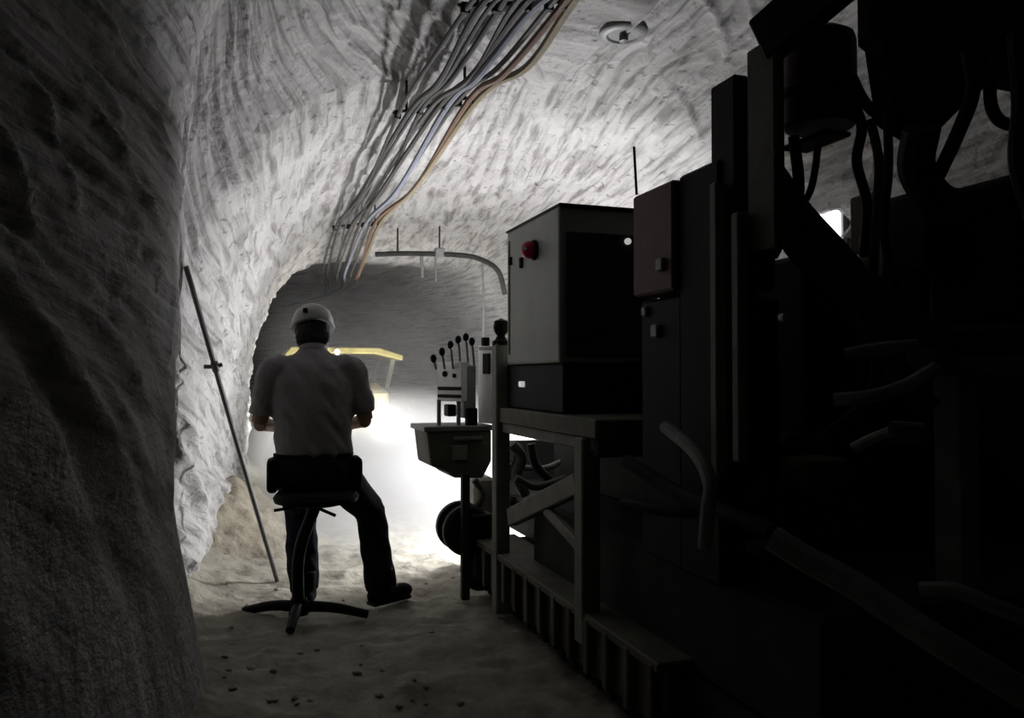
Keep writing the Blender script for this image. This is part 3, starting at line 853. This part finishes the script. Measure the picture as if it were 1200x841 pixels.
# ------------------------------------------------------------------ mining machine
def build_machine():
    x0 = 1.265
    t = thing('mining_machine', (1.9, 3.0, 0), 'big dark mining machine with grey-green cabinet, control levers and hoses', 'machine')
    def side_box(un, uf, vt, vb, width, x=x0):
        """box whose side face towards the walkway lies in plane x; near edge at pixel un, far edge at uf"""
        a = PX(un, vt, x); b_ = PX(un, vb, x); c = PX(uf, vt, x)
        return Vector((x, a.y, b_.z)), Vector((x + width, c.y, a.z))
    def front_box(u0, u1, vt, vb, y, depth):
        vm = (vt + vb) / 2
        a = PY(u0, vt, y); b_ = PY(u1, vb, y); bb = PY(u0, vb, y)
        return Vector((a.x, y, bb.z)), Vector((b_.x, y + depth, a.z))
    def sil_box(u0, u1, vt, vb, y, depth):
        # box whose outline, seen past its receding faces, spans these pixels
        yf = y + depth
        xa = PY(u0, vt, yf).x; xb = PY(u1, vb, y).x
        zt_ = PY((u0 + u1) / 2, vt, y if vt < 440 else yf).z
        zb_ = PY((u0 + u1) / 2, vb, yf if vb < 440 else y).z
        return Vector((xa, y, zb_)), Vector((xb, yf, zt_))
    # ---- electrical cabinet
    a, b_ = side_box(655, 594, 240, 425, 0.47)
    cab = B().box(a, b_, 0.012, seg=2).obj('cabinet', M_CABINET, t)
    tag(cab, 'grey-green cabinet')
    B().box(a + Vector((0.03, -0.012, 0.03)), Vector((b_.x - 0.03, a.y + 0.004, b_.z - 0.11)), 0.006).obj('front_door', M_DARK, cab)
    B().box(Vector((a.x - 0.003, a.y - 0.012, b_.z - 0.004)), Vector((b_.x + 0.01, b_.y + 0.01, b_.z + 0.008)), 0.003).obj('rain_lip', M_DARK, cab)
    q = PX(627, 293, x0)
    wl = B().lathe(q + Vector((0.004, 0, 0)), (-1, 0, 0), [(0.046, 0), (0.046, 0.014), (0.040, 0.02), (0.0, 0.02)], 28).obj('beacon_base', M_BLACK, cab, True)
    tag(B().sphere(q + Vector((-0.03, 0, 0)), 0.040, (0.95, 1, 1), 24).obj('beacon_lens', M_SIGNAL, cab, True), 'red round beacon lens')
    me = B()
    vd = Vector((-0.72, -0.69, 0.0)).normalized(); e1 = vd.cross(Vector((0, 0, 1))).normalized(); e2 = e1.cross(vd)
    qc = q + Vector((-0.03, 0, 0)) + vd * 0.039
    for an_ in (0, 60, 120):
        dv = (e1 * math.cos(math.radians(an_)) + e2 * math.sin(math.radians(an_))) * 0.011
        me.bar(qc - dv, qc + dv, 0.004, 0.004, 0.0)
    me.obj('star_glint', M_PALE, cab)  # pale crossed bars, a glint put on the lens as colour
    for (u, v, hh) in ((599, 306, 0.04), (612, 308, 0.05)):
        p = PX(u, v, x0)
        B().box(p - Vector((0.014, 0.012, hh / 2)), p + Vector((0.004, 0.012, hh / 2)), 0.003).obj('latch', M_DARK, cab)
    B().box(Vector((a.x - 0.004, b_.y - 0.05, a.z + 0.05)), Vector((a.x + 0.002, b_.y - 0.03, b_.z - 0.05)), 0.002).obj('hinge_strip', M_OLIVE, cab)
    cabA, cabB = a, b_
    # ---- black box under the cabinet
    p0 = PX(655, 430, x0); p1 = PX(655, 486, x0)
    sub = B().box((x0 + 0.02, cabA.y + 0.0, p1.z), (x0 + 0.42, cabB.y + 0.1, cabA.z + 0.004), 0.01).obj('junction_box', M_BLACK, t)
    q = PX(613, 450, x0 + 0.02)
    B().box(q - Vector((0.016, 0.025, 0.014)), q + Vector((0.004, 0.025, 0.014)), 0.004).obj('indicator_lamp', M_INDICATOR, sub)
    # ---- deck beam and shelf
    s0 = PX(660, 486, x0); s1 = PX(660, 516, x0)
    zt, zb = s0.z, s1.z
    yp1 = PX(587, 600, x0).y; yp2 = PX(688, 600, x0).y
    B().box((x0 - 0.02, yp2 - 0.12, zb + 0.03), (x0 + 0.55, yp1 + 0.05, zt), 0.006).obj('deck_plate', M_OLIVE, t)
    B().box((x0 - 0.005, yp2 - 0.08, zb - 0.02), (x0 + 0.06, yp1, zb + 0.032), 0.006).obj('deck_rail', M_FRAME, t)
    B().box((x0 - 0.0, yp2 - 0.10, zb - 0.04), (x0 + 0.55, yp2 - 0.04, zb + 0.032), 0.006).obj('cross_beam', M_BROWN, t)
    # ---- posts
    def post(u, w_, z0, z1, name='post', m=M_FRAME, x=x0):
        p = PX(u, 600, x)
        return B().box((x - w_ / 2, p.y - w_ / 2, z0), (x + w_ / 2, p.y + w_ / 2, z1), 0.006).obj(name, m, t)
    tz1 = PX(590, 402, x0).z
    po = post(587, 0.075, 0.02, tz1)
    yk = yp1
    kb = B().lathe((x0, yk, tz1 - 0.01), (0, 0, 1), [(0.045, 0), (0.045, 0.02), (0.03, 0.03), (0.02, 0.05), (0.032, 0.065), (0.04, 0.09), (0.034, 0.125), (0.0, 0.14)], 20).obj('post_knob', M_BLACK, po, True)
    tag(kb, 'black round knob')
    pb = post(688, 0.078, PX(688, 752, x0).z, zb + 0.03)
    # ---- braces in the side frame
    def brace(u0, v0, u1, v1, w_=0.06, m=M_FRAME, x=x0 + 0.02):
        B().bar(PX(u0, v0, x), PX(u1, v1, x), w_ * 0.6, w_, 0.005).obj('brace', m, t)
    brace(600, 606, 680, 566, 0.085)
    brace(640, 596, 682, 642, 0.05)
    # ---- lower side: skirt plates with ribs, crawler track behind
    ya = PX(722, 830, x0).y; yb = PX(560, 690, x0).y
    zt_s = pbz = PX(688, 752, x0).z
    sk = B().box((x0 + 0.0, ya - 0.35, 0.10), (x0 + 0.03, yb, 0.30), 0.004).obj('side_skirt', M_OLIVE, t)
    ny = 13
    for k in range(ny):
        yy = ya - 0.3 + (yb - ya + 0.25) * k / (ny - 1)
        B().box((x0 - 0.035, yy - 0.02, 0.105), (x0 + 0.004, yy + 0.02, 0.31), 0.005).obj('skirt_rib', M_OLIVE if k % 4 else M_BROWN, sk)
    B().box((x0 - 0.03, ya - 0.35, 0.29), (x0 + 0.22, yb, 0.325), 0.006).obj('skirt_ledge', M_OLIVE, sk)
    # crawler track
    trk = B()
    tx0, tx1 = x0 + 0.08, x0 + 0.42
    ty0, ty1 = ya - 0.9, yb + 0.15
    R_ = 0.13
    prof = []
    for k in range(13): prof.append((ty1 + R_ * math.sin(PI * k / 12), R_ + 0.012 + R_ * math.cos(PI * k / 12)))
    for k in range(13): prof.append((ty0 - R_ * math.sin(PI * k / 12), R_ + 0.012 - R_ * math.cos(PI * k / 12)))
    trk.prism(prof, 'x', tx0, tx1, 0.0)
    track = trk.obj('crawler_track', M_DARK, t)
    npd = 24
    for k in range(npd):
        yy = ty0 + (ty1 - ty0) * (k + 0.5) / npd
        B().box((tx0 - 0.02, yy - 0.035, 0.0), (tx1 + 0.02, yy + 0.035, 0.022), 0.004).obj('track_pad', M_DARK, track)
    # ---- chassis and engine body that fill the dark side
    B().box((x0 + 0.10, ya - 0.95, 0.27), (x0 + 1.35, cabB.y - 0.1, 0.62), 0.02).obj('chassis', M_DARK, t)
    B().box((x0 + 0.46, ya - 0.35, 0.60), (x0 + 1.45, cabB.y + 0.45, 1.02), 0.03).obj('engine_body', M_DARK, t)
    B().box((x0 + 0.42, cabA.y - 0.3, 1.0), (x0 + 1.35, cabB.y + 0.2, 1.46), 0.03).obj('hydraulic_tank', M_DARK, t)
    # ---- control station reaching into the walkway
    yc = 4.28
    tray = B()
    tray.prism([(PY(u, v, yc).x, PY(u, v, yc).z) for u, v in ((500, 504), (576, 504), (576, 540), (566, 560), (532, 560), (524, 553), (505, 546))], 'y', yc, yc + 0.34, 0.008)
    con = tray.obj('control_station', M_OLIVE, t)
    for (u0, u1, v0, v1) in ((532, 566, 512, 516), (530, 548, 522, 540)):
        a, b_ = front_box(u0, u1, v0, v1, yc - 0.012, 0.02)
        B().box(a, b_, 0.003).obj('tray_fitting', M_FRAME, con)
    a, b_ = front_box(497, 580, 500, 506, yc - 0.01, 0.37)
    B().box(a, b_, 0.004).obj('tray_plate', M_MID, con)
    def slanted(u0, y0, u1, y1, vt, vb, thick, out=0.0):
        # upright slab whose face runs from (u0, y0) to (u1, y1), turned towards the walkway
        A_ = PY(u0, 440, y0); B_ = PY(u1, 440, y1)
        d = Vector((B_.x - A_.x, B_.y - A_.y, 0)).normalized(); nn = Vector((d.y, -d.x, 0))
        vm_ = (u0 + u1) / 2
        zt_ = PY(vm_, vt, (y0 + y1) / 2).z; zb_ = PY(vm_, vb, (y0 + y1) / 2).z
        p = [A_ + nn * out, B_ + nn * out, B_ - nn * thick, A_ - nn * thick]
        return B().prism([(q.x, q.y) for q in p], 'z', zb_, zt_, 0.004)
    gp = slanted(512, yc + 0.22, 541, yc + 0.04, 424, 470, 0.06).obj('gauge_panel', M_WHITE, con)
    for (u, v, r_) in ((522, 438, 0.017), (533, 440, 0.012)):
        yy_ = yc + 0.22 - 0.18 * (u - 512) / 29
        p = PY(u, v, yy_)
        B().lathe(p, (-0.8, -0.6, 0), [(r_, -0.02), (r_, 0.01), (r_ * 0.7, 0.012), (0, 0.012)], 18).obj('gauge', M_BLACK, con, True)
    for v in (455, 464):
        slanted(514, yc + 0.208, 541, yc + 0.04, v - 2, v + 2, 0.0, 0.012).obj('panel_bar', M_BLACK, con)
    a, b_ = front_box(544, 558, 428, 490, yc + 0.06, 0.12)
    B().box(a, b_, 0.008).obj('valve_box', M_MID, con)
    for u in (515, 538, 552):
        a, b_ = front_box(u - 2, u + 2, 468, 502, yc + 0.07, 0.025)
        B().box(a, b_, 0.003).obj('panel_leg', M_MID, con)
    a, b_ = front_box(525, 535, 474, 488, yc + 0.1, 0.1)
    B().box(a, b_, 0.006).obj('solenoid', M_BLACK, con)
    a, b_ = front_box(548, 560, 478, 500, yc + 0.02, 0.06)
    B().box(a, b_, 0.006).obj('solenoid', M_BLACK, con)
    # pale upright panel with a black slot
    pp = slanted(560, yc + 0.16, 583, yc - 0.02, 404, 496, 0.05).obj('upright_panel', M_WHITE, t)
    tag(pp, 'pale upright switch panel')
    slanted(567, yc + 0.105, 575, yc + 0.043, 414, 438, 0.0, 0.012).obj('switch_slot', M_BLACK, pp)
    slanted(562, yc + 0.144, 581, yc - 0.004, 406, 410, 0.0, 0.008).obj('name_strip', M_MID, pp)
    a, b_ = front_box(566, 574, 395, 405, yc, 0.04)
    B().box(a, b_, 0.004).obj('cap', M_BLACK, pp)
    # levers
    for k, (u, v) in enumerate(((508, 424), (518, 416), (528, 408), (537, 402), (546, 399), (553, 404))):
        p = PY(u + 3, 432, yc + 0.09); q = PY(u, v - 4, yc + 0.05)
        lv = B().tube([p, p.lerp(q, 0.6), q], 0.007, 8, 4).obj('lever', M_MID, con, True)
        B().sphere(q, 0.018, (1, 1, 1.35), 12).obj('lever_knob', M_BLACK, con, True)
    # console support leg, drum and lamp below
    g = PZ(545, 702, 0.0)
    lg = B().box((g.x - 0.022, g.y - 0.022, 0.0), (g.x + 0.022, g.y + 0.022, PY(545, 555, g.y).z), 0.004).obj('console_leg', M_DARK, t)
    dc = PY(546, 620, g.y + 0.08)
    dr = B().lathe(dc + Vector((0, -0.06, 0)), (0, 1, 0), [(0.06, -0.012), (0.06, 0), (0.125, 0.0), (0.14, 0.012), (0.14, 0.05), (0.11, 0.06), (0.11, 0.15), (0.14, 0.16), (0.14, 0.2), (0.0, 0.2)], 32).obj('hose_drum', M_RUBBER, t, True)
    a, b_ = front_box(551, 579, 604, 642, g.y - 0.02, 0.16)
    B().box(a, b_, 0.01).obj('motor_box', M_BLACK, t)
    fc = PY(564, 668, g.y + 0.06)
    B().lathe(fc, (0, -1, 0), [(0.0, -0.05), (0.11, -0.05), (0.115, 0.0), (0.1, 0.012), (0.06, 0.004), (0.055, 0.02), (0.0, 0.024)], 28).obj('idler_wheel', M_OLIVE, t, True)
    # pipework in the gap under the deck
    def gp_tube(name, pts, y, r, m):
        return B().tube([PY(u, v, y) for u, v in pts], r, 10, 6).obj(name, m, t, True)
    gp_tube('pipe', [(556, 562), (566, 580), (552, 600), (538, 606)], 4.5, 0.022, M_OLIVE)
    gp_tube('pipe', [(600, 520), (612, 536), (606, 556), (616, 580)], 4.2, 0.03, M_OLIVE)
    gp_tube('pipe', [(612, 548), (640, 548), (668, 536)], 4.4, 0.018, M_MID)
    gp_tube('pipe', [(604, 560), (630, 570), (676, 556)], 4.1, 0.022, M_OLIVE)
    gp_tube('pipe', [(622, 520), (628, 545), (650, 566), (668, 575)], 4.3, 0.026, M_DARK)
    gp_tube('pipe', [(596, 585), (630, 588), (672, 592)], 4.5, 0.035, M_DARK)
    a, b_ = front_box(598, 614, 520, 545, 4.7, 0.2); B().box(a, b_, 0.02).obj('pump', M_OLIVE, t)
    a, b_ = front_box(662, 678, 520, 600, 4.55, 0.2); B().box(a, b_, 0.02).obj('pump', M_BLACK, t)
    a, b_ = front_box(556, 580, 560, 604, 4.8, 0.2); B().box(a, b_, 0.02).obj('bracket', M_FRAME, t)
    # ---- rust-red box and dark side boxes near the walkway
    a, b_ = side_box(835, 741, 184, 330, 0.30)
    yr = PX(788, 300, x0).y
    rb = B().box((a.x, yr, a.z), (b_.x, b_.y, b_.z - 0.01), 0.008).obj('side_box', M_RED, t)
    tag(rb, 'rust-red steel box')
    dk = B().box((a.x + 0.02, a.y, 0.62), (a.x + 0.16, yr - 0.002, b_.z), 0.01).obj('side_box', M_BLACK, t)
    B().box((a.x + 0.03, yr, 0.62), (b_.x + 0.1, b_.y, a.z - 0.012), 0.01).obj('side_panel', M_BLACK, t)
    q = PX(775, 310, x0 - 0.004)
    B().box(q - Vector((0.012, 0.02, 0.02)), q + Vector((0.006, 0.02, 0.02)), 0.004).obj('padlock', M_MID, rb)
    for (u, v, s_) in ((752, 338, 0.02), (758, 365, 0.016), (770, 388, 0.022)):
        q = PX(u, v, x0 + 0.03)
        B().box(q - Vector((0.015, s_, s_)), q + Vector((0.006, s_, s_)), 0.005).obj('fitting', M_MID, t)
    q = PY(735, 283, cabA.y - 0.012)
    B().lathe(q, (0, -1, 0), [(0.014, 0), (0.014, 0.012), (0.0, 0.016)], 16).obj('indicator_lamp', M_INDICATOR, t, True)
    # ribs on the dark side body
    for (u, v0, v1) in ((846, 215, 560), (872, 250, 540)):
        q0 = PX(u, v0, x0 + 0.02); q1 = PX(u, v1, x0 + 0.02)
        B().box((x0 - 0.012, q0.y - 0.016, q1.z), (x0 + 0.024, q0.y + 0.016, q0.z), 0.004).obj('body_rib', M_FRAME, dk)
    # aerial
    q = PX(746, 228, x0 + 0.08); q2 = PX(743, 172, x0 + 0.08)
    B().tube([q, q.lerp(q2, 0.5), q2], 0.005, 8).obj('aerial', M_DARK, t, True)
    # ---- uprights and roof beam of the canopy
    ym = a.y
    a1, b1 = sil_box(832, 880, 85, 420, ym - 0.06, 0.12)
    B().box(a1, b1, 0.006).obj('canopy_upright', M_DARK, t)
    yu = ym - 0.18
    a1, b1 = sil_box(874, 922, 38, 300, yu - 0.06, 0.12)
    B().box(a1, b1, 0.006).obj('canopy_upright', M_OLIVE, t)
    p = PY(893, 42, yu); q = PY(1010, -50, yu - 0.25)
    B().bar(p + Vector((0, 0.0, -0.02)), q, 0.06, 0.13, 0.006).obj('canopy_beam', M_DARK, t)
    # red-brown canister with domed cap
    p = PY(960, 150, 1.75); tp = PY(960, 34, 1.75)
    hgt = tp.z - p.z
    cn = B().lathe(p, (0, 0, 1), [(0.088, 0), (0.096, 0.01), (0.096, hgt * 0.82), (0.09, hgt * 0.9), (0.06, hgt * 0.97), (0.0, hgt)], 30).obj('canister', M_RED, t, True)
    tag(cn, 'rust-red canister with domed cap')
    B().lathe(p + Vector((0, 0, hgt * 0.28)), (0, 0, 1), [(0.097, 0), (0.101, 0.004), (0.101, 0.024), (0.097, 0.028)], 30).obj('strap', M_DARK, cn, True)
    a1, b1 = sil_box(914, 1000, 148, 182, 1.68, 0.18)
    B().box(a1, b1, 0.012).obj('canister_bracket', M_BLACK, t)
    # ---- big dark canopy block at the upper right
    a1, b1 = sil_box(996, 1360, -200, 92, 1.5, 0.08)
    cb = B().box(a1, b1, 0.02).obj('canopy_block', M_DARK, t)
    B().prism([(PY(1030, 40, 1.5).x, PY(1030, 40, 1.5).z), (PY(1300, 40, 1.5).x, PY(1300, 40, 1.5).z), (PY(1300, 120, 1.5).x, PY(1300, 120, 1.5).z),
               (PY(1165, 92, 1.5).x, PY(1165, 92, 1.5).z), (PY(1125, 125, 1.5).x, PY(1125, 125, 1.5).z), (PY(1085, 165, 1.5).x, PY(1085, 165, 1.5).z), (PY(1045, 140, 1.5).x, PY(1045, 140, 1.5).z)],
              'y', 1.48, 1.56, 0.01).obj('gusset', M_BLACK, t)
    # ---- hoses and pipes in front of the gap
    def hose(pts, r, m=M_RUBBER, name='hose'):
        return B().tube([PD(u, v, d) for u, v, d in pts], r, 10, 8).obj(name, m, t, True)
    hose([(905, 200, 2.3), (935, 245, 2.15), (975, 290, 2.05), (1020, 340, 1.95), (1080, 385, 1.9), (1150, 400, 1.85), (1260, 392, 1.8)], 0.034)
    hose([(900, 232, 2.3), (925, 262, 2.2), (965, 300, 2.1), (1005, 352, 2.0), (1030, 410, 1.95), (1020, 470, 1.95), (960, 520, 2.0)], 0.022)
    hose([(912, 260, 2.25), (940, 300, 2.15), (985, 335, 2.05), (1050, 430, 1.9), (1090, 480, 1.85)], 0.03)
    hose([(930, 160, 2.2), (936, 215, 2.2), (930, 250, 2.2), (905, 300, 2.2)], 0.016)
    hose([(998, 90, 2.0), (1012, 118, 2.0), (1030, 135, 2.0), (1060, 150, 1.95)], 0.014)
    hose([(1000, 120, 2.0), (1010, 150, 2.0), (1004, 190, 2.05), (1016, 240, 2.1), (1012, 300, 2.1)], 0.013)
    hose([(1020, 140, 2.0), (1030, 190, 2.0), (1028, 240, 2.0), (1022, 330, 2.0)], 0.012, M_OLIVE)
    hose([(1040, 130, 1.9), (1041, 200, 1.9), (1036, 270, 1.9), (1050, 340, 1.9)], 0.011)
    hose([(960, 160, 2.2), (952, 215, 2.2), (940, 240, 2.2), (918, 262, 2.2)], 0.010)
    hose([(1080, 150, 1.75), (1075, 200, 1.8), (1110, 240, 1.8), (1180, 230, 1.75), (1260, 180, 1.7)], 0.04)
    hose([(1135, 60, 1.7), (1140, 105, 1.72), (1125, 150, 1.75), (1095, 215, 1.8)], 0.016)
    hose([(1168, 60, 1.7), (1160, 110, 1.72), (1170, 140, 1.72), (1200, 150, 1.7)], 0.013)
    hose([(1192, 40, 1.6), (1198, 120, 1.6), (1194, 190, 1.6), (1215, 260, 1.6)], 0.02)
    # dark lumps that close the machine below the gap
    def lump(u0, u1, vt, vb, y, dep, m=M_DARK, name='valve_block', bev=0.02):
        a_, c_ = sil_box(u0, u1, vt, vb, y, dep)
        return B().box(a_, c_, bev, seg=2).obj(name, m, t)
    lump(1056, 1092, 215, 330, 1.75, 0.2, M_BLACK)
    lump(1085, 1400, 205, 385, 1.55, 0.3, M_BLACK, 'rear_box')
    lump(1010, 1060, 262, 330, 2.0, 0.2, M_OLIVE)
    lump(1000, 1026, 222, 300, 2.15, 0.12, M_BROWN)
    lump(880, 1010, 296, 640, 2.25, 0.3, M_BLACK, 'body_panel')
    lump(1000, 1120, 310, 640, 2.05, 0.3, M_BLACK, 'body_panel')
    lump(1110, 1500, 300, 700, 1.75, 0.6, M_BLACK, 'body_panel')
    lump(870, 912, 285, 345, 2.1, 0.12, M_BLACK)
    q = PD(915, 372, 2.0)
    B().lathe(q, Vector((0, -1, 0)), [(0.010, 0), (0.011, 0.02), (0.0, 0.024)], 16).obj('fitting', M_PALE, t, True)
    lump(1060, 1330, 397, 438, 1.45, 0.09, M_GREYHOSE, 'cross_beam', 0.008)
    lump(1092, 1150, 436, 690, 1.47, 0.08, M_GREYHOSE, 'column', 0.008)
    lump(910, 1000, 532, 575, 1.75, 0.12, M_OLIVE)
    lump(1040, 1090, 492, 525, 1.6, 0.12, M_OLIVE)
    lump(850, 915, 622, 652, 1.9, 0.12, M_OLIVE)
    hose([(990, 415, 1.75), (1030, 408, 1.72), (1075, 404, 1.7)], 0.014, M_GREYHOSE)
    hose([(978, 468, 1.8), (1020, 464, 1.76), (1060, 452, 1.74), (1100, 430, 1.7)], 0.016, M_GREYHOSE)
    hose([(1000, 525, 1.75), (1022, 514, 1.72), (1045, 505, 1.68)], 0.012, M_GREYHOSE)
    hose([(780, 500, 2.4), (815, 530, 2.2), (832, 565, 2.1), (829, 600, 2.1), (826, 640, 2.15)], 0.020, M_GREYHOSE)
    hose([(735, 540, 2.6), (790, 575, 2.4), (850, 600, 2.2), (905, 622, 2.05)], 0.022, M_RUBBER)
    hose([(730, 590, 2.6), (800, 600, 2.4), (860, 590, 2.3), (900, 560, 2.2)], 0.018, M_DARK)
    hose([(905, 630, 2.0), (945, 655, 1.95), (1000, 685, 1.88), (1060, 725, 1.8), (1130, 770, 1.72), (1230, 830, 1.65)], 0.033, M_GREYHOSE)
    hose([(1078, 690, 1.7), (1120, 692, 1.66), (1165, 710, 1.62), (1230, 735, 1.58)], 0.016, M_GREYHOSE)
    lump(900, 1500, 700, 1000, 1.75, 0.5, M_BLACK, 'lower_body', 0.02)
    # ---- added unseen light baffle with the work lamp that lights the roof and the dust
    bx0, by = 1.70, 5.22
    B().prism([(bx0, 0.28), (2.85, 0.28), (2.85, 1.25), (2.12, 1.05), (2.085, 0.77), (bx0, 0.77)], 'y', by, by + 0.05, 0.006).obj('light_baffle', M_DARK, t)  # added plate, shaped to keep lamp light off near wall and right roof
    B().box((1.55, cabB.y + 0.3, 0.30), (2.6, by, 0.50), 0.01).obj('baffle_frame', M_DARK, t)
    wl_ = B().box((1.93, by + 0.05, 0.60), (2.17, by + 0.14, 0.72), 0.012).obj('work_lamp', M_DARK, t)
    B().box((1.945, by + 0.138, 0.615), (2.155, by + 0.15, 0.705), 0.006).obj('lens', M_LENS, wl_)
    l = bpy.data.lights.new('work_light', 'POINT'); l.energy = WORK_POWER; l.color = (0.97, 0.965, 1.0); l.shadow_soft_size = 0.10
    lo = bpy.data.objects.new('work_light', l); C.objects.link(lo); lo.location = (2.05, by + 0.26, 0.66)
build_machine()

# ------------------------------------------------------------------ tube lamp on the far salt wall, seen between the hoses
def build_tube_lamp():
    a = PX(935, 246, 3.45); b_ = PX(992, 290, 3.45)
    c = (a + b_) / 2
    t = thing('tube_lamp', (3.5, c.y, c.z), 'bright bulkhead lamp on the wall behind the machine hoses', 'lamp')
    B().box((3.44, b_.y - 0.0, b_.z), (3.54, a.y, a.z), 0.015).obj('housing', M_MID, t)
    B().box((3.41, b_.y + 0.03, b_.z + 0.02), (3.445, a.y - 0.03, a.z - 0.02), 0.012).obj('diffuser', M_TUBELAMP, t)
build_tube_lamp()
